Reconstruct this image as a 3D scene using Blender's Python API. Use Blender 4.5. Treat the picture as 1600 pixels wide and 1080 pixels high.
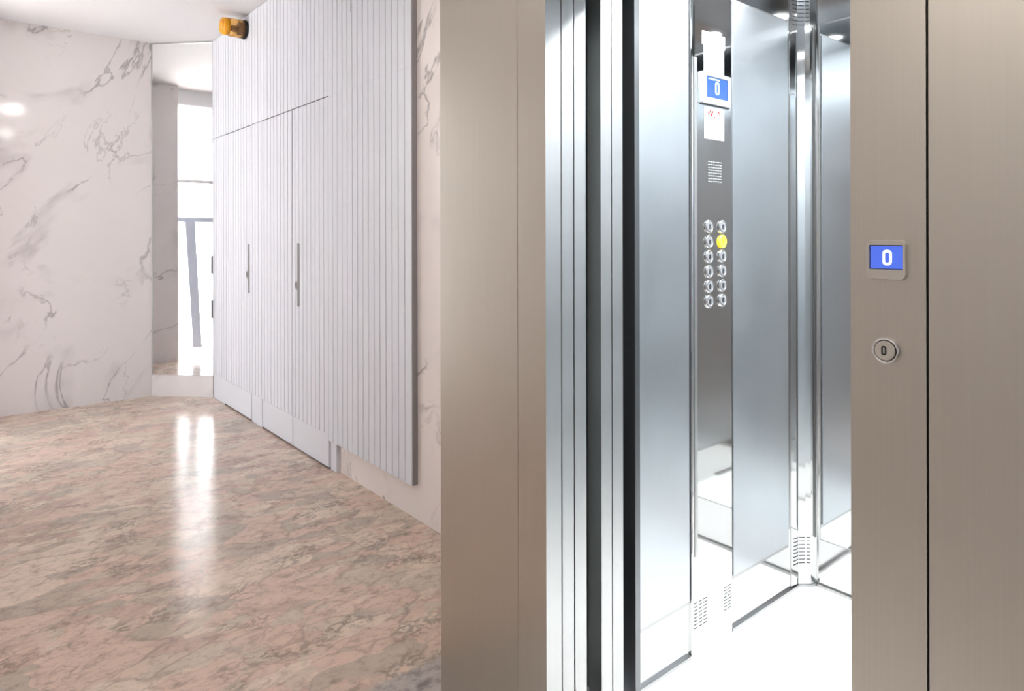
import bpy, bmesh, math, random
from mathutils import Vector, Matrix
random.seed(7)
for o in list(bpy.data.objects): bpy.data.objects.remove(o)
SC = bpy.context.scene
C = SC.collection

# ---------------------------------------------------------------- camera
YAW = math.radians(50.44)
cd = bpy.data.cameras.new('camera'); cam = bpy.data.objects.new('camera', cd); C.objects.link(cam)
cd.sensor_width = 36; cd.lens = 1054/1600*36
cd.shift_y = -(540-367)/1600
cd.clip_start = 0.02
cam.location = (0, 0, 1.35)
cam.rotation_euler = (Matrix.Rotation(YAW, 3, 'Z') @ Matrix.Rotation(math.pi/2, 3, 'X') @ Matrix.Rotation(math.radians(-0.12), 3, 'Z')).to_euler()
SC.camera = cam

# ---------------------------------------------------------------- view and sky
SC.view_settings.view_transform = 'Standard'
SC.view_settings.look = 'None'
SC.view_settings.gamma = 1
SC.view_settings.use_curve_mapping = False
SC.view_settings.exposure = 0.0
SC.cycles.sample_clamp_indirect = 8
w = bpy.data.worlds.new('World'); SC.world = w; w.use_nodes = True
bg = w.node_tree.nodes['Background']
bg.inputs[0].default_value = (0.93, 0.96, 1.0, 1); bg.inputs[1].default_value = 9.1

sl = bpy.data.lights.new('sun', 'SUN'); sl.energy = 38; sl.angle = math.radians(1.5); sl.color = (1, 0.97, 0.93)
sun = bpy.data.objects.new('sun', sl); C.objects.link(sun)
sun.rotation_euler = (math.radians(12), 0, 0)      # high sun, shining steeply in through the entrance glazing

def area(name, loc, size, power, col, rot=(0,0,0), sizey=None, spread=180, shape=None):
    l = bpy.data.lights.new(name, 'AREA'); l.energy = power; l.color = col; l.size = size
    l.shape = shape or ('RECTANGLE' if sizey else 'DISK')
    if sizey: l.size_y = sizey
    l.spread = math.radians(spread)
    o = bpy.data.objects.new(name, l); o.location = loc; o.rotation_euler = rot; C.objects.link(o)
    return o
CEIL = 2.97
WARM = (1.0, 0.95, 0.90)
LOBBY_LAMPS = [(-2.11, 0.55), (0.5, 0.62), (-0.9, -1.6)]  # last one added out of view to brighten the right steel front
for (x, y) in LOBBY_LAMPS:
    area('downlight_light', (x, y, CEIL-0.03), 0.22, 19 if y < 0 else 15, WARM)
CAB_LAMPS = [(-1.03, 1.72), (-0.66, 1.72), (-1.03, 2.25), (-0.66, 2.25)]
for (x, y) in CAB_LAMPS:
    area('cab_spot_light', (x, y, 2.315), 0.13, 26, (0.93, 0.965, 1.0), spread=140)

# ---------------------------------------------------------------- materials
def newmat(name):
    m = bpy.data.materials.new(name); m.use_nodes = True
    return m, m.node_tree.nodes, m.node_tree.links, m.node_tree.nodes['Principled BSDF']
def simple(name, col, rough=0.5, metal=0.0, spec=0.5, emit=None, es=0, trans=0, bump=None, coat=0):
    m, N, L, b = newmat(name)
    b.inputs['Base Color'].default_value = (*col, 1); b.inputs['Roughness'].default_value = rough
    b.inputs['Metallic'].default_value = metal; b.inputs['Specular IOR Level'].default_value = spec
    b.inputs['Transmission Weight'].default_value = trans
    b.inputs['Coat Weight'].default_value = coat
    if emit: b.inputs['Emission Color'].default_value = (*emit, 1); b.inputs['Emission Strength'].default_value = es
    # slight procedural variation so that no surface is perfectly uniform
    tc = N.new('ShaderNodeTexCoord'); nz = N.new('ShaderNodeTexNoise'); nz.inputs['Scale'].default_value = 9
    L.new(tc.outputs['Object'], nz.inputs['Vector'])
    mr = N.new('ShaderNodeMapRange'); mr.inputs[3].default_value = max(0, rough-0.02); mr.inputs[4].default_value = rough+0.02
    L.new(nz.outputs[0], mr.inputs[0])
    if rough > 0.03: L.new(mr.outputs[0], b.inputs['Roughness'])
    return m
def brushed(name, col, rough, var=0.04, scale=(260, 260, 2.2), aniso=0.0, stain=0.0):
    """steel with a fine vertical grain"""
    m, N, L, b = newmat(name)
    b.inputs['Metallic'].default_value = 1
    tc = N.new('ShaderNodeTexCoord'); mp = N.new('ShaderNodeMapping'); mp.inputs['Scale'].default_value = scale
    L.new(tc.outputs['Object'], mp.inputs[0])
    n = N.new('ShaderNodeTexNoise'); n.inputs['Scale'].default_value = 1; n.inputs['Detail'].default_value = 3
    L.new(mp.outputs[0], n.inputs['Vector'])
    n2 = N.new('ShaderNodeTexNoise'); n2.inputs['Scale'].default_value = 3.5; n2.inputs['Detail'].default_value = 6
    L.new(tc.outputs['Object'], n2.inputs['Vector'])
    ad = N.new('ShaderNodeMath'); ad.operation = 'ADD'; L.new(n.outputs[0], ad.inputs[0]); L.new(n2.outputs[0], ad.inputs[1])
    mr = N.new('ShaderNodeMapRange'); mr.inputs[1].default_value = 0.6; mr.inputs[2].default_value = 1.4
    mr.inputs[3].default_value = 1-var-stain; mr.inputs[4].default_value = 1+var
    L.new(ad.outputs[0], mr.inputs[0])
    mx = N.new('ShaderNodeVectorMath'); mx.operation = 'SCALE'; mx.inputs[0].default_value = col
    L.new(mr.outputs[0], mx.inputs['Scale']); L.new(mx.outputs[0], b.inputs['Base Color'])
    m2 = N.new('ShaderNodeMapRange'); m2.inputs[3].default_value = rough-0.05; m2.inputs[4].default_value = rough+0.05
    L.new(n2.outputs[0], m2.inputs[0]); L.new(m2.outputs[0], b.inputs['Roughness'])
    if aniso:
        b.inputs['Anisotropic'].default_value = aniso
        tg = N.new('ShaderNodeCombineXYZ'); tg.inputs[2].default_value = 1.0
        L.new(tg.outputs[0], b.inputs['Tangent'])
        b.inputs['Anisotropic Rotation'].default_value = 0.0
    return m

def marble_white(name, seed=0.0, vein=(0.33, 0.30, 0.30), base=(0.74, 0.695, 0.69), rough=0.09, dens=0.0):
    m, N, L, b = newmat(name)
    tc = N.new('ShaderNodeTexCoord'); mp = N.new('ShaderNodeMapping')
    mp.inputs['Location'].default_value = (seed*3.1, seed*1.7, seed*2.3)
    L.new(tc.outputs['Object'], mp.inputs[0])
    def noise(scale, detail, src=mp.outputs[0], dist=0.0, rough_=0.5):
        n = N.new('ShaderNodeTexNoise'); n.inputs['Scale'].default_value = scale; n.inputs['Detail'].default_value = detail
        n.inputs['Distortion'].default_value = dist; n.inputs['Roughness'].default_value = rough_
        L.new(src, n.inputs['Vector']); return n
    # diagonal coordinate system so that the veins climb to the right
    rot = N.new('ShaderNodeMapping'); rot.inputs['Rotation'].default_value = (math.radians(32), math.radians(-30), 0)
    L.new(mp.outputs[0], rot.inputs[0])
    sc_ = N.new('ShaderNodeMapping'); sc_.inputs['Scale'].default_value = (1.25, 1.25, 0.55); L.new(rot.outputs[0], sc_.inputs[0]); rot = sc_
    def ridge(scale, width, detail, rr=0.55, off=0.5):
        n = noise(scale, detail, rot.outputs[0], 0.7, rr)
        s = N.new('ShaderNodeMath'); s.operation = 'SUBTRACT'; s.inputs[1].default_value = off; L.new(n.outputs[0], s.inputs[0])
        a = N.new('ShaderNodeMath'); a.operation = 'ABSOLUTE'; L.new(s.outputs[0], a.inputs[0])
        r = N.new('ShaderNodeMapRange'); r.inputs[1].default_value = 0; r.inputs[2].default_value = width
        r.inputs[3].default_value = 1; r.inputs[4].default_value = 0; L.new(a.outputs[0], r.inputs[0])
        return r.outputs[0]
    def mul(a, b_):
        x = N.new('ShaderNodeMath'); x.operation = 'MULTIPLY'
        for i, v in enumerate((a, b_)):
            if isinstance(v, (int, float)): x.inputs[i].default_value = v
            else: L.new(v, x.inputs[i])
        return x.outputs[0]
    def mask(scale, lo, hi):
        n = noise(scale, 2); r = N.new('ShaderNodeMapRange'); r.inputs[1].default_value = lo; r.inputs[2].default_value = hi
        L.new(n.outputs[0], r.inputs[0]); return r.outputs[0]
    thin = mul(ridge(0.95, 0.009, 7), mask(1.9, 0.50-dens, 0.60-dens))
    soft = mul(mul(ridge(0.95, 0.06, 5), mask(2.6, 0.53-dens, 0.70-dens)), 0.5)
    thin2 = mul(mul(ridge(1.7, 0.010, 7, off=0.46), mask(1.3, 0.55-dens, 0.64-dens)), 0.6)
    ad = N.new('ShaderNodeMath'); ad.operation = 'ADD'; L.new(thin, ad.inputs[0]); L.new(soft, ad.inputs[1])
    ad2 = N.new('ShaderNodeMath'); ad2.operation = 'ADD'; ad2.use_clamp = True; L.new(ad.outputs[0], ad2.inputs[0]); L.new(thin2, ad2.inputs[1])
    fc = mul(ad2.outputs[0], 0.85)
    cl = N.new('ShaderNodeMix'); cl.data_type = 'RGBA'
    cl.inputs[6].default_value = (*base, 1); cl.inputs[7].default_value = (base[0]*0.93, base[1]*0.93, base[2]*0.92, 1)
    L.new(noise(1.6, 3).outputs[0], cl.inputs[0])
    mix = N.new('ShaderNodeMix'); mix.data_type = 'RGBA'; L.new(fc, mix.inputs[0]); L.new(cl.outputs[2], mix.inputs[6])
    mix.inputs[7].default_value = (*vein, 1)
    L.new(mix.outputs[2], b.inputs['Base Color']); b.inputs['Roughness'].default_value = rough
    return m

def marble_floor(name):
    """pink and grey breccia marble: stretched clasts, dark seams between them"""
    m, N, L, b = newmat(name)
    tc = N.new('ShaderNodeTexCoord')
    def mapping(scale, rot=0.0, loc=(0,0,0)):
        mp = N.new('ShaderNodeMapping'); mp.inputs['Scale'].default_value = scale; mp.inputs['Rotation'].default_value = (0, 0, rot)
        mp.inputs['Location'].default_value = loc
        L.new(tc.outputs['Object'], mp.inputs[0]); return mp.outputs[0]
    base = mapping((1.2, 0.68, 1), math.radians(9))
    fine = mapping((1.2, 0.9, 1), math.radians(9))
    def warp(src, scale, detail, amt, base_):
        wn = N.new('ShaderNodeTexNoise'); wn.inputs['Scale'].default_value = scale; wn.inputs['Detail'].default_value = detail; wn.inputs['Roughness'].default_value = 0.55
        L.new(base_, wn.inputs['Vector'])
        sb = N.new('ShaderNodeVectorMath'); sb.operation = 'SUBTRACT'; sb.inputs[1].default_value = (0.5, 0.5, 0.5); L.new(wn.outputs['Color'], sb.inputs[0])
        sc = N.new('ShaderNodeVectorMath'); sc.operation = 'SCALE'; sc.inputs['Scale'].default_value = amt; L.new(sb.outputs[0], sc.inputs[0])
        wv = N.new('ShaderNodeVectorMath'); wv.operation = 'ADD'; L.new(src, wv.inputs[0]); L.new(sc.outputs[0], wv.inputs[1])
        return wv
    w1 = warp(base, 2.6, 3, 0.16, base)
    wv = warp(w1.outputs[0], 22, 4, 0.045, fine)
    fw = warp(fine, 6, 5, 0.12, fine)
    def vor(scale, feat='F1', src=wv.outputs[0]):
        v = N.new('ShaderNodeTexVoronoi'); v.feature = feat; v.inputs['Scale'].default_value = scale
        v.voronoi_dimensions = '3D'
        L.new(src, v.inputs['Vector']); return v
    def ramp(src, stops, interp='LINEAR'):
        r = N.new('ShaderNodeValToRGB'); r.color_ramp.interpolation = interp
        els = r.color_ramp.elements
        while len(els) < len(stops): els.new(0.5)
        for e, (p, c) in zip(els, stops): e.position = p; e.color = (*c, 1)
        L.new(src, r.inputs[0]); return r.outputs[0]
    def mix(fac, a, c, mode='MIX'):
        x = N.new('ShaderNodeMix'); x.data_type = 'RGBA'; x.blend_type = mode
        for i, v in ((0, fac), (6, a), (7, c)):
            if isinstance(v, (int, float)): x.inputs[i].default_value = v
            elif isinstance(v, tuple): x.inputs[i].default_value = (*v, 1)
            else: L.new(v, x.inputs[i])
        return x.outputs[2]
    def sep(src):
        s = N.new('ShaderNodeSeparateColor'); L.new(src, s.inputs[0]); return s
    big = vor(4.4); small = vor(13.0)
    sB = sep(big.outputs['Color']); sS = sep(small.outputs['Color'])
    cream = (0.74, 0.615, 0.51); pink = (0.69, 0.515, 0.43); grey = (0.48, 0.415, 0.35); rose = (0.56, 0.415, 0.35); olive = (0.61, 0.525, 0.43)
    pal = [(0.0, grey), (0.16, pink), (0.36, cream), (0.52, olive), (0.66, pink), (0.82, cream), (0.93, rose)]
    c1 = ramp(sB.outputs[0], pal, 'CONSTANT')
    c2 = ramp(sS.outputs[1], [(0.0, pink), (0.25, olive), (0.45, rose), (0.62, cream), (0.8, grey), (0.9, pink)], 'CONSTANT')
    # matrix between the big clasts is made of small ones
    mk = N.new('ShaderNodeTexNoise'); mk.inputs['Scale'].default_value = 3.2; mk.inputs['Detail'].default_value = 5; L.new(wv.outputs[0], mk.inputs['Vector'])
    mkr = ramp(mk.outputs[0], [(0.47, (0,0,0)), (0.53, (1,1,1))])
    col = mix(mkr, c1, c2)
    # large drifts of pink and of grey
    dr = N.new('ShaderNodeTexNoise'); dr.inputs['Scale'].default_value = 1.1; dr.inputs['Detail'].default_value = 4; L.new(base, dr.inputs['Vector'])
    drr = ramp(dr.outputs[0], [(0.38, (0.56, 0.47, 0.385)), (0.50, (0.60, 0.47, 0.39)), (0.62, (0.64, 0.45, 0.37))])
    col = mix(0.22, col, drr)
    # cloudy modulation inside the clasts
    cl = N.new('ShaderNodeTexNoise'); cl.inputs['Scale'].default_value = 17; cl.inputs['Detail'].default_value = 9; cl.inputs['Roughness'].default_value = 0.66; L.new(fw.outputs[0], cl.inputs['Vector'])
    clr = ramp(cl.outputs[0], [(0.28, (0.58, 0.56, 0.54)), (0.45, (0.97, 0.97, 0.97)), (0.7, (1.10, 1.10, 1.10))])
    col = mix(1.0, col, clr, 'MULTIPLY')
    # dark seams
    for (scale, wdt, strg, dk) in ((4.4, 0.04, 0.6, (0.33, 0.26, 0.22)), (13.0, 0.08, 0.55, (0.36, 0.265, 0.22)), (34.0, 0.13, 0.40, (0.33, 0.25, 0.21))):
        e = vor(scale, 'DISTANCE_TO_EDGE')
        er = N.new('ShaderNodeMapRange'); er.inputs[1].default_value = 0; er.inputs[2].default_value = wdt; er.inputs[3].default_value = strg; er.inputs[4].default_value = 0
        L.new(e.outputs['Distance'], er.inputs[0])
        mn = N.new('ShaderNodeTexNoise'); mn.inputs['Scale'].default_value = scale*0.9; mn.inputs['Detail'].default_value = 3; L.new(base, mn.inputs['Vector'])
        mm = N.new('ShaderNodeMapRange'); mm.inputs[1].default_value = 0.46; mm.inputs[2].default_value = 0.60; L.new(mn.outputs[0], mm.inputs[0])
        pr = N.new('ShaderNodeMath'); pr.operation = 'MULTIPLY'; L.new(er.outputs[0], pr.inputs[0]); L.new(mm.outputs[0], pr.inputs[1])
        col = mix(pr.outputs[0], col, dk)
    # small dark inclusions gathered in patches
    pn = N.new('ShaderNodeTexNoise'); pn.inputs['Scale'].default_value = 55; pn.inputs['Detail'].default_value = 6; L.new(wv.outputs[0], pn.inputs['Vector'])
    pp = N.new('ShaderNodeTexNoise'); pp.inputs['Scale'].default_value = 5.5; pp.inputs['Detail'].default_value = 2; L.new(base, pp.inputs['Vector'])
    pm = N.new('ShaderNodeMapRange'); pm.inputs[1].default_value = 0.54; pm.inputs[2].default_value = 0.64; L.new(pp.outputs[0], pm.inputs[0])
    pq = N.new('ShaderNodeMapRange'); pq.inputs[1].default_value = 0.47; pq.inputs[2].default_value = 0.56; L.new(pn.outputs[0], pq.inputs[0])
    pf = N.new('ShaderNodeMath'); pf.operation = 'MULTIPLY'; L.new(pm.outputs[0], pf.inputs[0]); L.new(pq.outputs[0], pf.inputs[1])
    pf2 = N.new('ShaderNodeMath'); pf2.operation = 'MULTIPLY'; pf2.inputs[1].default_value = 0.6; L.new(pf.outputs[0], pf2.inputs[0])
    col = mix(pf2.outputs[0], col, (0.24, 0.20, 0.165))
    # one big blue grey clast beside the lift front
    sx = N.new('ShaderNodeSeparateXYZ'); L.new(tc.outputs['Object'], sx.inputs[0])
    nn = N.new('ShaderNodeTexNoise'); nn.inputs['Scale'].default_value = 5; nn.inputs['Detail'].default_value = 5; L.new(tc.outputs['Object'], nn.inputs['Vector'])
    xa = N.new('ShaderNodeMath'); xa.operation = 'MULTIPLY_ADD'; xa.inputs[1].default_value = 0.10; L.new(nn.outputs[0], xa.inputs[0]); L.new(sx.outputs[0], xa.inputs[2])
    xm = N.new('ShaderNodeMapRange'); xm.inputs[1].default_value = -1.775; xm.inputs[2].default_value = -1.755; L.new(xa.outputs[0], xm.inputs[0])
    cg = ramp(cl.outputs[0], [(0.35, (0.22, 0.20, 0.19)), (0.5, (0.42, 0.38, 0.36)), (0.7, (0.50, 0.46, 0.44))])
    col = mix(xm.outputs[0], col, cg)
    L.new(col, b.inputs['Base Color'])
    b.inputs['Roughness'].default_value = 0.165; b.inputs['Specular IOR Level'].default_value = 0.15
    return m

M = {}
M['floor'] = marble_floor('marble_breccia')
M['marble'] = marble_white('marble_white_veined', 1.0, dens=0.035)
M['marble2'] = marble_white('marble_white_plain', 4.2, dens=-0.02, base=(0.90, 0.835, 0.81))
M['plaster'] = simple('white_plaster', (0.80, 0.80, 0.825), 0.7)
M['lacquer'] = simple('pale_lacquer', (0.76, 0.785, 0.84), 0.34)
M['groove'] = simple('groove_dark', (0.34, 0.32, 0.33), 0.6)
M['facade'] = brushed('brushed_steel_warm', (0.60, 0.56, 0.495), 0.40, 0.012, stain=0.04)
M['jamb'] = brushed('brushed_steel_reveal', (0.53, 0.53, 0.52), 0.31, 0.03, aniso=0.3)
M['steel'] = brushed('brushed_steel_cab', (0.545, 0.575, 0.60), 0.305, 0.025, aniso=0.3)
M['polish'] = simple('polished_steel', (0.80, 0.80, 0.80), 0.085, 1.0)
M['cop'] = simple('polished_panel_steel', (0.74, 0.74, 0.73), 0.045, 1.0)
M['cove'] = simple('cove_steel', (0.78, 0.78, 0.77), 0.07, 1.0)
M['gapgrey'] = simple('gap_shade_grey', (0.11, 0.12, 0.12), 0.5)
M['trimsteel'] = simple('grey_steel_trim', (0.42, 0.42, 0.42), 0.3, 1.0)
M['mirror'] = simple('mirror_glass', (0.93, 0.94, 0.94), 0.0, 1.0)
M['cabmirror'] = simple('mirror_cab', (0.88, 0.91, 0.92), 0.02, 1.0)
M['cabfloor'] = simple('white_cab_floor', (0.90, 0.875, 0.84), 0.35)
M['dark'] = simple('dark_shaft', (0.05, 0.05, 0.05), 0.8)
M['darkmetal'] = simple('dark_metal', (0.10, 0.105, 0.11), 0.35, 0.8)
M['black'] = simple('black_gap', (0.012, 0.012, 0.012), 0.6)
M['chrome'] = simple('chrome', (0.86, 0.86, 0.86), 0.07, 1.0)
M['btngrey'] = simple('button_face', (0.13, 0.13, 0.135), 0.45, spec=0.25)
M['glyph'] = simple('glyph_black', (0.01, 0.01, 0.01), 0.5)
M['warmface'] = simple('satin_button', (0.60, 0.56, 0.50), 0.35, 0.35)
M['yellow'] = simple('lit_yellow', (0.9, 0.65, 0.02), 0.4, emit=(0.9, 0.62, 0.02), es=0.7)
M['glyphyellow'] = simple('glyph_yellow', (0.10, 0.06, 0.0), 0.5)
M['bluescreen'] = simple('blue_screen', (0.02, 0.04, 0.2), 0.2, emit=(0.085, 0.17, 0.80), es=0.95)
M['bluescreen2'] = simple('blue_screen_cab', (0.01, 0.02, 0.06), 0.08, spec=0.3, emit=(0.04, 0.14, 0.48), es=0.85)
M['whitelit'] = simple('lit_white', (0.9, 0.9, 0.9), 0.4, emit=(0.92, 0.95, 1.0), es=1.0)
M['palelit'] = simple('lit_pale_blue', (0.6, 0.8, 0.9), 0.4, emit=(0.35, 0.62, 0.95), es=1.0)
M['paper'] = simple('white_paper', (0.80, 0.80, 0.79), 0.6)
M['redink'] = simple('red_ink', (0.22, 0.008, 0.008), 0.9, spec=0.0)
M['greyink'] = simple('grey_ink', (0.10, 0.10, 0.10), 0.9, spec=0.0)
M['bezel'] = simple('silver_bezel', (0.27, 0.30, 0.30), 0.4, 0.2)
M['amber'] = simple('amber_plastic', (1.0, 0.42, 0.01), 0.25, emit=None)
M['amberclear'] = simple('amber_clear', (1.0, 0.55, 0.16), 0.08, trans=0.85)
M['brownbulb'] = simple('bulb_holder', (0.10, 0.03, 0.02), 0.5)
M['lampdisc'] = simple('lamp_diffuser', (0.9, 0.9, 0.9), 0.5, emit=(1.0, 0.93, 0.86), es=14)
M['spotdisc'] = simple('spot_diffuser', (0.9, 0.9, 0.9), 0.5, emit=(0.97, 0.99, 1.0), es=8)
M['alu'] = simple('grey_frame', (0.62, 0.68, 0.80), 0.4, 0.0)
M['whiteframe'] = simple('white_frame', (0.75, 0.75, 0.76), 0.4)
M['pave'] = simple('pavement', (0.75, 0.74, 0.72), 0.8)
M['glass'] = simple('window_glass', (1, 1, 1), 0.0, trans=1.0)
M['glass'].node_tree.nodes['Principled BSDF'].inputs['IOR'].default_value = 1.02

# ---------------------------------------------------------------- helpers
def bx(bm, x0, x1, y0, y1, z0, z1, bev=0.0, mi=0):
    g = bmesh.ops.create_cube(bm, size=1.0)
    vs = g['verts']
    bmesh.ops.scale(bm, verts=vs, vec=(abs(x1-x0), abs(y1-y0), abs(z1-z0)))
    bmesh.ops.translate(bm, verts=vs, vec=((x0+x1)/2, (y0+y1)/2, (z0+z1)/2))
    fs = {f for v in vs for f in v.link_faces}
    for f in fs: f.material_index = mi
    if bev:
        es = list({e for v in vs for e in v.link_edges})
        bmesh.ops.bevel(bm, geom=es, offset=bev, segments=2, affect='EDGES', profile=0.6)
def obj(name, bm, mats, parent=None, smooth=False):
    me = bpy.data.meshes.new(name); bmesh.ops.recalc_face_normals(bm, faces=bm.faces[:]); bm.to_mesh(me); bm.free()
    if not isinstance(mats, (list, tuple)): mats = [mats]
    for m in mats: me.materials.append(m)
    if smooth:
        for p in me.polygons: p.use_smooth = True
    o = bpy.data.objects.new(name, me); C.objects.link(o)
    if parent is not None:
        o.parent = parent; bpy.context.view_layer.update() if False else None
        # keep world coordinates: mesh vertices are written in world space
        off = parent_world(parent)
        o.matrix_parent_inverse = Matrix.Identity(4)
        o.location = (0, 0, 0)
        me.transform(Matrix.Translation(-off))
    return o
WORLD = {}
def parent_world(p):
    v = Vector((0, 0, 0))
    while p is not None:
        v = v + Vector(p.location); p = p.parent
    return v
def box(name, x0, x1, y0, y1, z0, z1, m, parent=None, bev=0.0):
    bm = bmesh.new(); bx(bm, x0, x1, y0, y1, z0, z1, bev); return obj(name, bm, m, parent)
def thing(name, label, cat, loc=(0, 0, 0), group=None):
    o = bpy.data.objects.new(name, None); C.objects.link(o); o.location = loc; o.empty_display_size = 0.05
    o['label'] = label; o['category'] = cat
    if group: o['group'] = group
    return o
def tag(o, label, cat, group=None):
    o['label'] = label; o['category'] = cat
    if group: o['group'] = group
    return o
def struct(o): o['kind'] = 'structure'; return o
def disc(bm, c, axis, r, depth, seg=40, r2=None, bev=0.0):
    """solid cylinder/cone starting at c and running 'depth' along axis"""
    g = bmesh.ops.create_cone(bm, cap_ends=True, segments=seg, radius1=r, radius2=r if r2 is None else r2, depth=depth)
    vs = g['verts']
    q = Vector((0, 0, 1)).rotation_difference(Vector(axis)).to_matrix()
    bmesh.ops.rotate(bm, verts=vs, matrix=q)
    bmesh.ops.translate(bm, verts=vs, vec=Vector(c)+Vector(axis)*depth/2)
    if bev:
        es = [e for e in {e for v in vs for e in v.link_edges} if len(e.link_faces) == 2 and abs(e.calc_face_angle(0)) > 0.8]
        bmesh.ops.bevel(bm, geom=es, offset=bev, segments=3, affect='EDGES')
def torus(bm, c, axis, R, r, seg=40, sec=12):
    q = Vector((0, 0, 1)).rotation_difference(Vector(axis)).to_matrix()
    rings = []
    for i in range(seg):
        a = 2*math.pi*i/seg; ring = []
        for j in range(sec):
            b = 2*math.pi*j/sec
            p = Vector(((R+r*math.cos(b))*math.cos(a), (R+r*math.cos(b))*math.sin(a), r*math.sin(b)))
            ring.append(bm.verts.new(q @ p + Vector(c)))
        rings.append(ring)
    for i in range(seg):
        for j in range(sec):
            bm.faces.new((rings[i][j], rings[(i+1) % seg][j], rings[(i+1) % seg][(j+1) % sec], rings[i][(j+1) % sec]))
def rrect(w, h, r, n=6):
    pts = []
    for (cx, cy, a0) in ((w/2-r, h/2-r, 0), (-w/2+r, h/2-r, 90), (-w/2+r, -h/2+r, 180), (w/2-r, -h/2+r, 270)):
        for i in range(n+1):
            a = math.radians(a0+90*i/n); pts.append((cx+r*math.cos(a), cy+r*math.sin(a)))
    return pts
def plate(bm, pts, org, U, V, N_, t, hole=None, inset=0.0):
    """extrude an outline (optionally with an equally-counted hole loop) along N_ by t"""
    org, U, V, N_ = map(Vector, (org, U, V, N_))
    P = lambda p, k: org+U*p[0]+V*p[1]+N_*k
    n = len(pts)
    fr = [(p[0]*(1-inset), p[1]*(1-inset)) for p in pts]
    b0 = [bm.verts.new(P(p, 0)) for p in pts]; b1 = [bm.verts.new(P(p, t)) for p in fr]
    for i in range(n): bm.faces.new((b0[i], b0[(i+1) % n], b1[(i+1) % n], b1[i]))
    if hole:
        h0 = [bm.verts.new(P(p, 0)) for p in hole]; h1 = [bm.verts.new(P(p, t)) for p in hole]
        for i in range(n):
            j = (i+1) % n
            bm.faces.new((h0[i], h1[i], h1[j], h0[j])); bm.faces.new((b1[i], b1[j], h1[j], h1[i])); bm.faces.new((b0[j], b0[i], h0[i], h0[j]))
    else:
        bm.faces.new(b1); bm.faces.new(b0[::-1])
def zero_digit(bm, org, U, V, N_, w, h, stroke, t):
    plate(bm, rrect(w, h, w*0.42), org, U, V, N_, t, hole=rrect(w-2*stroke, h-2*stroke, (w-2*stroke)*0.40))

# ================================================================ SETTING
FX0 = -1.663          # left end of the steel lift front
D = 1.10              # plane of the steel front
WY = 1.69             # plane of the long marble wall
EX = -6.31            # plane of the end wall
# floor: an L shape that leaves the lift shaft out
bm = bmesh.new()
pts = [(EX-0.2, -2.6), (3.0, -2.6), (3.0, D+0.17), (FX0+0.05, D+0.17), (FX0+0.05, WY+0.08), (EX-0.2, WY+0.08)]
top = [bm.verts.new((x, y, 0)) for x, y in pts]; bot = [bm.verts.new((x, y, -0.12)) for x, y in pts]
bm.faces.new(top); bm.faces.new(bot[::-1])
for i in range(6): bm.faces.new((top[i], bot[i], bot[(i+1) % 6], top[(i+1) % 6]))
struct(obj('floor', bm, M['floor']))
struct(box('ceiling', EX-0.2, 3.1, -2.7, 2.95, CEIL, CEIL+0.15, M['plaster']))
struct(box('wall_end', EX-0.15, EX, -0.33, WY+0.15, 0, CEIL, M['marble']))
struct(box('wall_back', EX, FX0+0.02, WY, WY+0.12, 0, CEIL, M['marble2']))
# chamfered corner wall between the end wall and the long wall
K = 7.58               # the mirror face lies on y = x + K
bm = bmesh.new()
def chamfer(bm, off, z0, z1, x0, x1, thick):
    # face on y = x + K shifted by off along the normal (1,-1)/sqrt2
    s = 1/math.sqrt(2)
    a = Vector((x0+off*s, x0+K-off*s, 0)); b_ = Vector((x1+off*s, x1+K-off*s, 0)); n = Vector((s, -s, 0))
    P = [a, b_, b_-n*thick, a-n*thick]
    lo = [bm.verts.new((p.x, p.y, z0)) for p in P]; hi = [bm.verts.new((p.x, p.y, z1)) for p in P]
    bm.faces.new(lo); bm.faces.new(hi[::-1])
    for i in range(4): bm.faces.new((lo[i], lo[(i+1) % 4], hi[(i+1) % 4], hi[i]))
CX1 = 1.658-K+0.012
chamfer(bm, -0.006, 0, CEIL, EX, WY-K+0.02, 0.10)
struct(obj('wall_corner', bm, M['marble']))
bm = bmesh.new(); chamfer(bm, 0.002, 0, 0.178, EX+0.006, CX1-0.012, 0.007)
struct(obj('baseboard_corner', bm, M['marble']))
mt = thing('wall_mirror', 'tall frameless mirror on the chamfered corner, showing the bright entrance glazing', 'mirror', (-6.09, 1.49, 0.18))
bm = bmesh.new(); chamfer(bm, 0.0, 0.182, CEIL-0.012, EX+0.008, CX1-0.014, 0.005)
obj('mirror_glass', bm, M['mirror'], mt)
bm = bmesh.new(); chamfer(bm, 0.0025, 0.182, CEIL-0.012, EX+0.0065, EX+0.0125, 0.0078)
obj('edge_strip', bm, M['trimsteel'], mt)
bm = bmesh.new(); chamfer(bm, 0.0025, CEIL-0.0118, CEIL-0.006, EX+0.0065, CX1-0.014, 0.0078)
obj('edge_strip', bm, M['trimsteel'], mt)
for zc in (1.03, 0.66):
    bm = bmesh.new(); chamfer(bm, 0.006, zc, zc+0.15, CX1-0.022, CX1-0.016, 0.0055)
    obj('clip', bm, M['darkmetal'], mt)

# side of the lobby opposite the lift: pilaster, glazing, wall
struct(box('wall_pilaster', EX-0.15, -5.72, -0.62, -0.33, 0, CEIL, M['marble']))
struct(box('wall_left', -2.6, -2.5, -2.6, -0.56, 0, CEIL, M['marble2']))
struct(box('wall_front', -2.5, 3.0, -2.7, -2.6, 0, CEIL, M['plaster']))
struct(box('wall_right', 2.9, 3.0, -2.6, D+0.1, 0, CEIL, M['plaster']))
GY = -0.56
struct(box('wall_glazing_side', -4.9, -2.5, GY-0.06, GY+0.06, 0, CEIL, M['marble2']))
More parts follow.
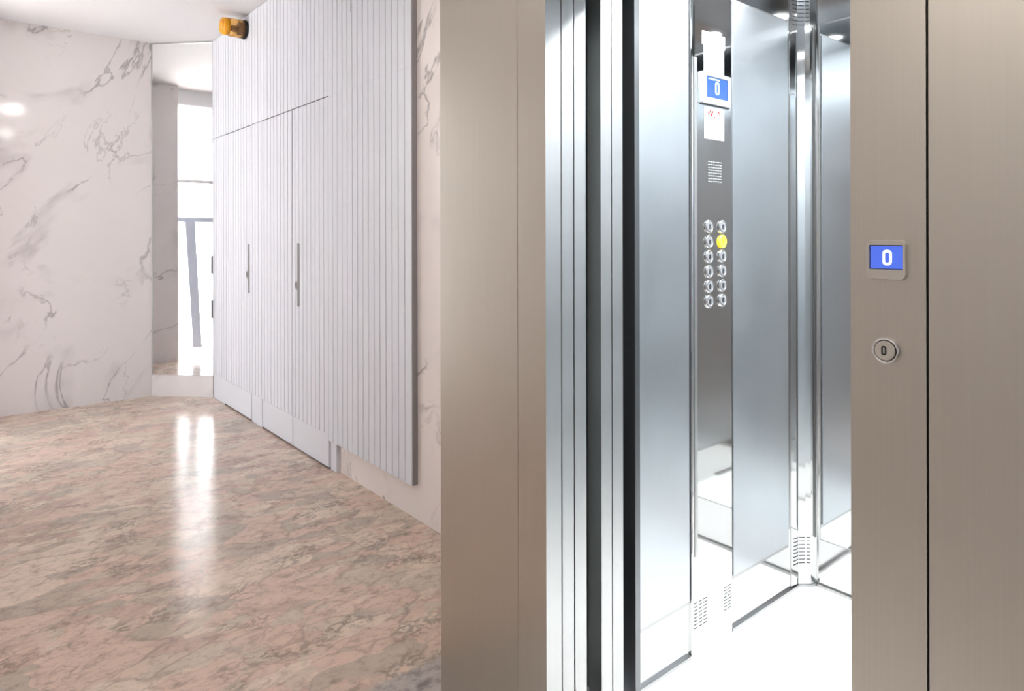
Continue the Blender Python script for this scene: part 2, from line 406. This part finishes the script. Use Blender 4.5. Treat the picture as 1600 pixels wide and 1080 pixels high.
# entrance glazing (seen in the corner mirror)
struct(box('trim_1', -5.72, -4.9, GY-0.05, GY+0.05, 2.80, CEIL, M['plaster']))
gl = struct(bpy.data.objects.new('window_1', None)); C.objects.link(gl); gl.location = (-4.5, GY, 0)
box('window_frame', -5.72, -4.9, GY-0.02, GY+0.02, 1.94, 1.975, M['whiteframe'], gl)
box('window_frame', -5.72, -4.9, GY-0.025, GY+0.025, 1.50, 1.55, M['alu'], gl)
box('window_frame', -4.96, -4.9, GY-0.025, GY+0.025, 0, 1.50, M['alu'], gl)
box('window_pane', -5.72, -4.9, GY-0.004, GY+0.004, 1.975, 2.80, M['glass'], gl)
box('window_pane', -5.72, -4.9, GY-0.004, GY+0.004, 1.55, 1.94, M['glass'], gl)
bm = bmesh.new()     # the leaning stile
P = [(-5.60, 1.50), (-5.50, 1.50), (-5.43, 0.09), (-5.52, 0.09)]
a = [bm.verts.new((x, GY-0.03, z)) for x, z in P]; c_ = [bm.verts.new((x, GY+0.03, z)) for x, z in P]
bm.faces.new(a); bm.faces.new(c_[::-1])
for i in range(4): bm.faces.new((a[i], a[(i+1) % 4], c_[(i+1) % 4], c_[i]))
obj('window_stile', bm, M['alu'], gl)
struct(box('ground', -12, 2, -14, -2.75, -0.14, -0.02, M['pave']))
struct(box('ground_step', -7, -2.62, -2.75, GY-0.03, -0.12, -0.001, M['pave']))

# shaft behind the lift front (dark concrete)
struct(box('wall_shaft_left', FX0-0.02, FX0+0.02, WY+0.12, 2.85, -0.3, CEIL, M['dark']))
struct(box('wall_shaft_back', FX0-0.02, 0.2, 2.75, 2.85, -0.3, CEIL, M['dark']))
struct(box('wall_shaft_right', 0.1, 0.2, D+0.06, 2.75, -0.3, CEIL, M['dark']))
struct(box('floor_shaft', FX0, 0.2, D+0.18, 2.85, -0.4, -0.3, M['dark']))

# ================================================================ SLATTED WALL
SF = 1.658            # face of the slats
PITCH = 0.0612
XR = -2.752
def slat_piece(bm, x0, x1, z0, z1, groove=0.0065, depth=0.009):
    """board from x0 to x1 with vertical grooves on the common grid"""
    bx(bm, x0, x1, SF+depth, WY-0.001, z0, z1, mi=0)
    k0 = math.ceil((XR-x1)/PITCH-1e-6); x = XR-k0*PITCH
    edges = [x1]
    k = k0
    while True:
        g = XR-k*PITCH
        if g <= x0+0.004: break
        if g < x1-0.004: edges.append(g)
        k += 1
    edges.append(x0)
    for a, b_ in zip(edges[:-1], edges[1:]):
        hi = a-(groove/2 if a != x1 else 0); lo = b_+(groove/2 if b_ != x0 else 0)
        if hi-lo > 0.002: bx(bm, lo, hi, SF, SF+depth+0.001, z0, z1, 0.0015)
ZT = 2.15
sp = thing('slatted_wall_panel', 'pale grey panelling of narrow vertical slats along the marble wall', 'wall panelling', (-4.3, WY, 0))
XL = -5.922
DR = -3.668; DM = -4.2024; DL = -4.7473; SR = -4.985; SL = -5.60
def fixed(nm, x0, x1, z0, z1):
    bm = bmesh.new(); slat_piece(bm, x0, x1, z0, z1); return obj(nm, bm, [M['lacquer']], sp)
fixed('slat_board', DR+0.002, XR, 0.168, ZT)
fixed('slat_board', DR+0.002-0.0, XR, ZT, CEIL-0.004)
bm = bmesh.new(); slat_piece(bm, XL, DR, ZT+0.004, CEIL-0.004); obj('slat_board', bm, [M['lacquer']], sp)
fixed('slat_board', SR+0.002, DL-0.002, 0.20, ZT)
fixed('slat_board', XL, SL-0.002, 0.20, ZT)
box('end_cap', XR, XR+0.003, SF+0.004, WY-0.001, 0.168, CEIL-0.004, M['groove'], sp)
box('kickboard', DR+0.002, -3.591, WY-0.021, WY, 0.0, 0.184, M['lacquer'], sp, 0.001)
box('kickboard', SR+0.002, DL-0.006, SF+0.004, WY, 0.0, 0.199, M['lacquer'], sp, 0.001)
box('kickboard', XL, SL-0.006, SF+0.004, WY, 0.0, 0.199, M['lacquer'], sp, 0.001)
box('upper_seam', -3.3775, -3.3735, SF-0.0008, SF+0.004, 2.56, CEIL-0.004, M['black'], sp)
def slat_door(label, x0, x1, hx, z0h, z1h, lockz):
    t = thing('slatted_door', label, 'door', ((x0+x1)/2, WY, 0))
    bm = bmesh.new(); slat_piece(bm, x0+0.0015, x1-0.0015, 0.20, ZT-0.002)
    obj('door_leaf', bm, M['lacquer'], t)
    box('kick_panel', x0+0.0015, x1-0.0015, SF, WY-0.001, 0.012, 0.1995, M['lacquer'], t, 0.001)
    if hx:
        # recessed grip: a shallow channel liner with a lock below its middle
        h = box('pull_handle', hx-0.016, hx+0.016, SF-0.003, SF+0.008, z0h, z1h, M['bezel'], t, 0.001)
        box('handle_recess', hx-0.009, hx+0.009, SF-0.0036, SF-0.001, z0h+0.012, z1h-0.012, M['trimsteel'], h)
        bm = bmesh.new(); disc(bm, (hx-0.031, SF+0.002, lockz), (0, -1, 0), 0.030, 0.006, 32, bev=0.002)
        for v in bm.verts: v.co.x = hx-0.031+(v.co.x-(hx-0.031))*0.6
        l = obj('lock', bm, M['chrome'], t)
        box('keyhole', hx-0.035, hx-0.027, SF-0.0052, SF-0.003, lockz-0.016, lockz+0.016, M['glyph'], l)
    return t
slat_door('narrow slatted cupboard door with a slim handle nearest the corner mirror', SL, SR, -5.03, 0.93, 1.285, 1.06)
slat_door('left leaf of the double slatted door, without any handle', DL, DM, None, 0, 0, 0)
slat_door('right leaf of the double slatted door, with slim handle and keyhole', DM, DR, -4.105, 0.905, 1.30, 1.035)
# dark joints around the doors
box('door_gap', DM-0.0035, DM+0.0035, SF-0.0004, WY-0.001, 0.012, ZT, M['black'], sp)
box('door_gap', SL-0.006, SL, SF+0.003, WY-0.002, 0.0, 0.215, M['black'], sp)
box('door_gap', DL-0.006, DL, SF-0.001, WY-0.002, 0.0, 0.205, M['darkmetal'], sp)
box('door_gap', DL-0.002, DR+0.002, SF+0.004, WY-0.002, ZT-0.002, ZT+0.004, M['black'], sp)
box('door_gap', SL, SR, SF+0.004, WY-0.002, ZT-0.002, ZT+0.004, M['black'], sp)
box('door_gap', SL, SR, SF+0.012, WY-0.002, 0.0, 0.012, M['black'], sp)
box('door_gap', DL, DR, SF+0.012, WY-0.002, 0.0, 0.012, M['black'], sp)

# ================================================================ BEACON
bc = thing('beacon_lamp', 'amber warning beacon with black base, high on the slatted wall near the corner', 'lamp', (-5.085, SF, 2.865))
bm = bmesh.new(); disc(bm, (-5.085, SF, 2.865), (0, -1, 0), 0.070, 0.026, 40, bev=0.006); obj('base', bm, M['black'], bc)
bm = bmesh.new(); disc(bm, (-5.085, SF-0.026, 2.865), (0, -1, 0), 0.068, 0.095, 40, r2=0.064); obj('clear_lens', bm, M['amberclear'], bc, True)
bm = bmesh.new(); disc(bm, (-5.085, SF-0.122, 2.865), (0, -1, 0), 0.064, 0.055, 40, r2=0.058, bev=0.010); obj('lens_cap', bm, M['amber'], bc, True)
bm = bmesh.new(); disc(bm, (-5.085, SF-0.03, 2.865), (0, -1, 0), 0.030, 0.03, 24); disc(bm, (-5.085, SF-0.058, 2.86), (0, -1, 0), 0.016, 0.03, 24)
obj('bulb_holder', bm, M['brownbulb'], bc)

# ================================================================ LOBBY DOWNLIGHTS
names = ['round recessed ceiling downlight in front of the left steel cladding panel',
         'round recessed ceiling downlight right of the lift opening', 'added round ceiling downlight, unseen behind the camera, brightening the right steel front']
for (x, y), nm in zip(LOBBY_LAMPS, names):
    t = thing('ceiling_downlight', nm, 'lamp', (x, y, CEIL), 'lobby downlights')
    bm = bmesh.new(); torus(bm, (x, y, CEIL-0.004), (0, 0, 1), 0.128, 0.008); obj('trim_ring', bm, M['whiteframe'], t, True)
    bm = bmesh.new(); disc(bm, (x, y, CEIL-0.006), (0, 0, 1), 0.12, 0.005); obj('diffuser', bm, M['lampdisc'], t)

# ================================================================ LIFT FRONT
OL, OR_ = -1.204, -0.485         # door opening
JL, JR = -1.309, -0.3765         # outer edges of the door frame
t = thing('steel_cladding', 'warm brushed steel cladding panel left of the lift door frame', 'wall cladding', (FX0, D, 0))
box('front_sheet', FX0, JL-0.0015, D, D+0.025, 0, CEIL-0.003, M['facade'], t, 0.0012)
box('side_sheet', FX0, FX0+0.012, D+0.0255, WY-0.007, 0, CEIL-0.003, M['facade'], t)
t = thing('steel_cladding', 'warm brushed steel cladding panel right of the lift call button', 'wall cladding', (JR, D, 0))
box('front_sheet', JR+0.003, 1.3, D, D+0.025, 0, CEIL-0.003, M['facade'], t, 0.0012)
struct(box('wall_lift_side', 1.3, 2.9, D, D+0.1, 0, CEIL, M['marble2']))
fr = thing('lift_door_frame', 'warm brushed steel frame around the open lift doorway', 'door frame', (OL, D, 0))
HZ = 2.10
def jamb(x0, x1, inner):
    bm = bmesh.new(); bx(bm, x0, x1, D, D+0.0505, 0, HZ+0.13, 0.0)
    for f in bm.faces:
        f.material_index = 1 if abs(f.calc_center_median().x-inner) < 1e-4 else 0
    obj('jamb', bm, [M['facade'], M['jamb']], fr)
jamb(JL, OL, OL); jamb(OR_, JR, OR_)
box('header', OL, OR_, D, D+0.0505, HZ, HZ+0.13, M['facade'], fr)
box('transom_sheet', JL, JR, D, D+0.025, HZ+0.131, CEIL-0.003, M['facade'], fr)
box('joint', JL-0.0014, JL-0.0001, D+0.003, D+0.024, 0, CEIL-0.004, M['black'], fr)
box('joint', JR+0.0001, JR+0.0029, D+0.004, D+0.024, 0, CEIL-0.004, M['black'], fr)
box('shaft_shroud', -1.60, 0.09, D+0.026, D+0.0295, HZ+0.135, CEIL-0.004, M['dark'], fr)
box('sill', OL-0.01, OR_+0.01, D+0.02, 1.262, -0.05, 0.0015, M['trimsteel'], fr)
# door leaves, slid open to the left, seen on their leading edges
def leaf(label, y0, y1, x0, x1, kind):
    t = thing('lift_door_leaf', label, 'door', (x1, y0, 0), 'open lift door leaves')
    bm = bmesh.new(); bx(bm, x0, x1, y0, y1, 0.008, HZ-0.01, 0.0015)
    obj('panel', bm, M['jamb'], t)
    return t
leaf('landing door leaf of brushed steel, next behind the door frame reveal', D+0.0535, D+0.0940, -1.60, OL, 0)
leaf('landing door leaf of brushed steel, beside the wide dark gap', D+0.0975, D+0.1390, -1.60, OL, 0)
leaf('lift car door leaf of brushed steel, right behind the wide dark gap', 1.2940, 1.3345, -1.60, OL, 1)
lf = leaf('lift car door leaf of brushed steel, innermost of the four', 1.3380, 1.3795, -1.60, OL, 1)
bm = bmesh.new(); bx(bm, -1.238, -1.212, 1.243, 1.258, 0.165, 0.185, 0.003); bx(bm, -1.243, -1.213, 1.242, 1.252, 0.135, 0.15, 0.003)
bx(bm, -1.28, -1.238, 1.2402, 1.246, 0.12, 0.19)
bk = obj('door_bracket', bm, M['black']); tag(bk, 'small black bracket low inside the gap between landing and car doors', 'bracket')
gp = box('gap_shade', -1.268, -1.255, 1.242, 1.290, 0.0, HZ, M['gapgrey'])  # added strip, its grey stands in for the shaft's darkness in the gap
tag(gp, 'vertical strip coloured as the shade inside the gap between landing and car doors', 'shade strip')
gp.name = 'gap_shade_strip'

# ================================================================ LIFT CAR
cab = thing('lift_car', 'open lift car with steel walls, polished corners and a white floor', 'lift', (-0.845, 2.0, 0))
WL, WR, CY0, CY1, CH = -1.300, -0.389, 1.45, 2.554, 2.33
box('car_floor', WL, WR, 1.30, CY1, -0.03, 0.0, M['cabfloor'], cab)
box('car_ceiling', WL, WR, CY0-0.02, CY1, CH, CH+0.02, M['polish'], cab)
box('left_wall', WL-0.02, WL, CY0, CY1+0.02, -0.03, CH+0.02, M['polish'], cab)
box('right_wall', WR, WR+0.02, CY0, CY1+0.02, -0.03, CH+0.02, M['polish'], cab)
box('rear_wall', WL, WR, CY1, CY1+0.02, -0.03, CH+0.02, M['polish'], cab)
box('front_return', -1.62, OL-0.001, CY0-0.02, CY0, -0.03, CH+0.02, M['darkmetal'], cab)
box('front_return', OR_+0.001, 0.05, CY0-0.02, CY0, -0.03, CH+0.02, M['steel'], cab)
box('front_transom', OL-0.001, OR_+0.001, CY0-0.02, CY0, HZ-0.02, CH+0.02, M['steel'], cab)
box('entrance_seal', WL, WL+0.012, 1.4505, 1.500, 0.0, CH, M['darkmetal'], cab, 0.001)
box('entrance_strip', WL, WL+0.010, 1.5005, 1.520, 0.0, CH, M['jamb'], cab, 0.002)
ZB, ZP = 0.186, 2.147
def wall_panel(nm, side, y0, y1):
    s = 1 if side < 0 else -1
    x = WL if side < 0 else WR
    xs = sorted((x, x+s*0.003)); box('shadow_joint', xs[0], xs[1], y0-0.006, y1+0.006, ZB-0.014, ZP+0.008, M['trimsteel'], cab)
    xs = sorted((x+s*0.003, x+s*0.008)); return box(nm, xs[0], xs[1], y0, y1, ZB, ZP, M['steel'], cab, 0.0012)
wall_panel('wall_panel', -1, 1.528, 1.796)
wall_panel('wall_panel', -1, 2.044, 2.412)
wall_panel('wall_panel', 1, 1.50, 2.412)
for sx_, x in ((1, WL), (-1, WR)):
    xs = sorted((x, x+sx_*0.010))
    box('floor_trim', xs[0], xs[1], 1.54, 1.803, 0.0, 0.010, M['trimsteel'], cab); box('floor_trim', xs[0], xs[1], 2.035, CY1-0.07, 0.0, 0.010, M['trimsteel'], cab)
box('floor_trim', WL+0.05, WR-0.05, CY1-0.010, CY1, 0.0, 0.010, M['trimsteel'], cab)
box('joint_line', WL, WL+0.009, 1.8005, 1.8045, ZB, CH, M['darkmetal'], cab)
# rear mirror
box('mirror_backing', -1.2425, -0.446, CY1-0.003, CY1-0.0001, ZB-0.006, ZP+0.008, M['trimsteel'], cab)
box('rear_mirror', -1.2365, -0.452, CY1-0.008, CY1-0.003, ZB, ZP, M['cabmirror'], cab, 0.001)
# polished corner coves with wrapped ventilation slots
def cove(xc, yc, sx_, sy_, name='corner_cove', R=0.052):
    # faceted cove from the side wall to the rear wall (offsets from the corner)
    F = [(0.0005, 0.114), (0.0055, 0.067), (0.023, 0.044), (0.0363, 0.030), (0.045, 0.0005)]
    bm = bmesh.new()
    W = lambda p: (xc+sx_*p[0], yc+sy_*p[1])
    for p, q in zip(F[:-1], F[1:]):
        (x0, y0), (x1, y1) = W(p), W(q)
        v = [bm.verts.new(c) for c in ((x0, y0, 0), (x1, y1, 0), (x1, y1, CH), (x0, y0, CH))]
        bm.faces.new(v if sx_ > 0 else v[::-1])
    bmesh.ops.remove_doubles(bm, verts=bm.verts, dist=1e-6)
    o = obj(name, bm, M['cove'], cab)
    sol = o.modifiers.new('thickness', 'SOLIDIFY'); sol.thickness = 0.001
    for (z0, z1) in ((0.092, 0.19), (2.150, 2.255)):
        bm = bmesh.new()
        rows = 8
        for r in range(rows):
            z = z0+(z1-z0)*r/(rows-1)
            for p, q in zip(F[:3], F[1:4]):
                p0 = Vector(W(p)); q0 = Vector(W(q)); d = q0-p0; L_ = d.length; d.normalize()
                n_ = Vector((-d.y, d.x)); n_ = n_ if n_.x*sx_ > 0 else -n_
                u = p0+d*0.003; v = q0-d*0.003
                if p == F[0]: u = v-d*0.027
                
                plate(bm, [(0, -0.0014), ((v-u).length, -0.0014), ((v-u).length, 0.0014), (0, 0.0014)], (u.x, u.y, z), (d.x, d.y, 0), (0, 0, 1), (n_.x, n_.y, 0), 0.0022)
        v = obj('vent_slots', bm, M['black'], o)
    bm = bmesh.new()
    G = [(p[0]+0.004, p[1]+0.004) for p in F]
    for i in range(len(F)-1):
        P4 = [W(F[i]), W(F[i+1]), W(G[i+1]), W(G[i])]
        lo = [bm.verts.new((x, y, 0.0005)) for x, y in P4]; hi = [bm.verts.new((x, y, 0.010)) for x, y in P4]
        bm.faces.new(lo); bm.faces.new(hi[::-1])
        for j in range(4): bm.faces.new((lo[j], lo[(j+1) % 4], hi[(j+1) % 4], hi[j]))
    obj('foot_trim', bm, M['trimsteel'], o)
cove(WL, CY1, 1, -1)
cove(WR, CY1, -1, -1)
# ceiling spots
for (x, y) in CAB_LAMPS:
    bm = bmesh.new(); torus(bm, (x, y, CH-0.002), (0, 0, 1), 0.042, 0.005, 32, 8); sp_ = obj('spot_ring', bm, M['chrome'], cab, True)
    bm = bmesh.new(); disc(bm, (x, y, CH-0.005), (0, 0, 1), 0.036, 0.004, 32); obj('spot_lens', bm, M['spotdisc'], cab)

# ================================================================ CONTROL PANEL in the car
PX = -1.288                       # face of the panel
cp = thing('lift_control_panel', 'full height polished steel control panel with two columns of buttons inside the lift', 'control panel', (WL, 1.92, 0))
bm = bmesh.new()
# column body with a rounded front edge
prof = [(WL, 1.806), (WL+0.006, 1.806), (PX-0.0025, 1.809), (PX-0.0006, 1.814), (PX, 1.822), (PX, 2.0275), (PX-0.003, 2.0325), (WL, 2.0325)]
lo = [bm.verts.new((x, y, 0.001)) for x, y in prof]; hi = [bm.verts.new((x, y, CH)) for x, y in prof]
bm.faces.new(lo); bm.faces.new(hi[::-1])
for i in range(len(prof)): bm.faces.new((lo[i], lo[(i+1) % len(prof)], hi[(i+1) % len(prof)], hi[i]))
obj('faceplate', bm, M['cop'], cp)
box('side_strip', PX, PX+0.0015, 1.8165, 1.832, 0.32, 1.917, M['jamb'], cp)
AX = (1, 0, 0); UY = (0, 1, 0); UZ = (0, 0, 1)
first = None
zs = [1.3752, 1.3257, 1.277, 1.2285, 1.180, 1.1315]
def push_button(y, z, lit):
    bm = bmesh.new(); torus(bm, (PX+0.003, y, z), AX, 0.0185, 0.0036, 32, 10)
    r = obj('push_button', bm, M['yellow'] if lit else M['chrome'], cp, True)
    bm = bmesh.new(); disc(bm, (PX, y, z), AX, 0.0172, 0.0058, 32, r2=0.0150)
    obj('button_face', bm, M['yellow'] if lit else M['btngrey'], r)
    bm = bmesh.new()
    if lit: zero_digit(bm, (PX+0.0057, y, z), UY, UZ, AX, 0.0095, 0.016, 0.0028, 0.0006)
    else: plate(bm, rrect(0.0115, 0.017, 0.004), (PX+0.0057, y, z), UY, UZ, AX, 0.0006)
    obj('glyph', bm, M['glyphyellow'] if lit else M['glyph'], r)
    return r
pb = push_button(1.8955, zs[0], False)
for i, z in enumerate(zs):
    for y in (1.8955, 1.970):
        if i == 1 and y > 1.93:
            r = push_button(y, z, True); r['label'] = 'lit yellow button reading 0'; continue
        if i == 0 and y < 1.93: continue
        r = pb.copy(); C.objects.link(r); r.parent = cp; r.location = (0, y-1.8955, z-zs[0])
        for ch in [c for c in bpy.data.objects if c.parent == pb]:
            q = ch.copy(); C.objects.link(q); q.parent = r
# speaker grille: rows of short slots
bm = bmesh.new()
for r in range(8):
    z = 1.588-r*0.0092
    for k in range(6):
        y = 1.899+k*0.0132; bx(bm, PX-0.0002, PX+0.0006, y-0.0045, y+0.0045, z-0.0011, z+0.0011)
obj('speaker_grille', bm, M['bezel'], cp)
for (cols, z0, z1) in (((1.8225, 1.847, 1.872), 0.093, 0.172), ((1.988, 2.011), 0.093, 0.168)):
    bm = bmesh.new()
    for r in range(8):
        z = z0+(z1-z0)*r/7
        for y in cols: bx(bm, PX-0.0002, PX+0.0005, y-0.0085, y+0.0085, z-0.0013, z+0.0013)
    obj('vent_slots', bm, M['black'], cp)
# position display
w_, h_ = 0.160, 0.103
bm = bmesh.new(); plate(bm, rrect(w_, h_, 0.003), (PX, 1.931, 1.8255), UY, UZ, AX, 0.010, inset=0.015)
dp = obj('display', bm, M['bezel'], cp)
box('screen', PX+0.0101, PX+0.0111, 1.8745, 1.989, 1.796, 1.862, M['bluescreen2'], dp)
bm = bmesh.new(); zero_digit(bm, (PX+0.0112, 1.930, 1.828), UY, UZ, AX, 0.022, 0.042, 0.006, 0.0004); obj('digit', bm, M['palelit'], dp)
bm = bmesh.new()
for k in range(6): bx(bm, PX+0.0112, PX+0.0115, 1.881+k*0.011, 1.8875+k*0.011, 1.8535, 1.8575)
obj('status_line', bm, M['palelit'], dp)
box('screen_edge', PX+0.0100, PX+0.0118, 1.8735, 1.990, 1.862, 1.8645, M['glyph'], dp)
box('screen_edge', PX+0.0100, PX+0.0118, 1.989, 1.9912, 1.796, 1.8645, M['glyph'], dp)
box('shadow_gap', PX+0.0001, PX+0.004, 1.852, 2.009, 1.771, 1.7738, M['glyph'], dp)
# notices stuck on the panel
nt = thing('paper_notice', 'white paper notice with a wider top, stuck above the blue display in the lift', 'notice', (PX, 1.93, 1.94))
bm = bmesh.new(); bx(bm, PX+0.0001, PX+0.0011, 1.863, 1.990, 1.966, 2.0095); bx(bm, PX+0.0001, PX+0.0011, 1.873, 1.983, 1.8775, 1.966)
obj('sheet', bm, M['paper'], nt)
nt = thing('paper_notice', 'white paper notice with a faint red heading, stuck below the blue display in the lift', 'notice', (PX, 1.93, 1.71))
box('sheet', PX+0.0001, PX+0.0011, 1.875, 1.983, 1.662, 1.766, M['paper'], nt)
def stroke(bm, p, q, w):
    p = Vector(p); q = Vector(q); d = (q-p).normalized(); n = Vector((-d.y, d.x))*w/2
    X0, X1 = PX+0.0010, PX+0.0018
    P = [p+n, p-n, q-n, q+n]
    a = [bm.verts.new((X0, u.x, u.y)) for u in P]; b_ = [bm.verts.new((X1, u.x, u.y)) for u in P]
    bm.faces.new(a); bm.faces.new(b_[::-1])
    for i in range(4): bm.faces.new((a[i], a[(i+1) % 4], b_[(i+1) % 4], b_[i]))
bm = bmesh.new()
for k, (a0, a1, b0, b1) in enumerate(((1.890, 1.896, 1.755, 1.735), (1.896, 1.903, 1.735, 1.755), (1.906, 1.909, 1.755, 1.735), (1.909, 1.917, 1.735, 1.755),
                                      (1.920, 1.920, 1.755, 1.735), (1.925, 1.931, 1.735, 1.735), (1.931, 1.931, 1.735, 1.755),
                                      (1.943, 1.952, 1.738, 1.757), (1.952, 1.962, 1.757, 1.738))):
    stroke(bm, (a0, b0), (a1, b1), 0.0042)
obj('red_heading', bm, M['redink'], nt)
bm = bmesh.new(); stroke(bm, (1.947, 1.731), (1.960, 1.731), 0.003)
obj('red_underline', bm, M['greyink'], nt)
for k in range(3):
    bm = bmesh.new(); stroke(bm, (1.895, 1.715-k*0.015), (1.930-k*0.004, 1.715-k*0.015), 0.0015); obj('printed_line', bm, M['greyink'], nt)

# ================================================================ LANDING DISPLAY AND CALL BUTTON
UX = (1, 0, 0); AY = (0, -1, 0)
dx, dz = -0.4305, 1.3105
ds = thing('floor_indicator', 'small landing display with blue screen showing 0 on the right door jamb', 'display', (dx, D, dz))
bm = bmesh.new()
plate(bm, rrect(0.058, 0.0605, 0.0085), (dx, D, dz), UX, UZ, AY, 0.0065, hole=[(p[0]*1.0, p[1]+0.004) for p in rrect(0.0485, 0.0375, 0.0012)], inset=0.03)
obj('bezel', bm, M['warmface'], ds)
box('screen_surround', dx-0.0242, dx+0.0242, D-0.002, D-0.0002, dz+0.004-0.0187, dz+0.004+0.0187, M['glyph'], ds)
box('screen', dx-0.0230, dx+0.0232, D-0.003, D-0.002, dz+0.004-0.0175, dz+0.004+0.0175, M['bluescreen'], ds)
bm = bmesh.new(); zero_digit(bm, (dx+0.0015, D-0.0031, dz+0.0035), UX, UZ, AY, 0.0135, 0.0235, 0.0038, 0.0004); obj('digit', bm, M['whitelit'], ds)
bz, bxx = 1.172, -0.4315
cb = thing('call_button', 'round steel call button marked 0 below the blue landing display', 'button', (bxx, D, bz))
bm = bmesh.new(); disc(bm, (bxx, D, bz), AY, 0.0195, 0.004, 48); torus(bm, (bxx, D-0.004, bz), AY, 0.0178, 0.0022, 48, 12)
obj('ring', bm, M['chrome'], cb, False)
bm = bmesh.new(); torus(bm, (bxx, D-0.0043, bz), AY, 0.0152, 0.0012, 48, 8); obj('dark_groove', bm, M['glyph'], cb, True)
bm = bmesh.new(); disc(bm, (bxx, D-0.004, bz), AY, 0.0148, 0.003, 48, bev=0.0008); fc_ = obj('button_face', bm, M['warmface'], cb)
bm = bmesh.new(); zero_digit(bm, (bxx-0.001, D-0.0071, bz), UX, UZ, AY, 0.0075, 0.0140, 0.0024, 0.0004); obj('digit', bm, M['glyph'], fc_)
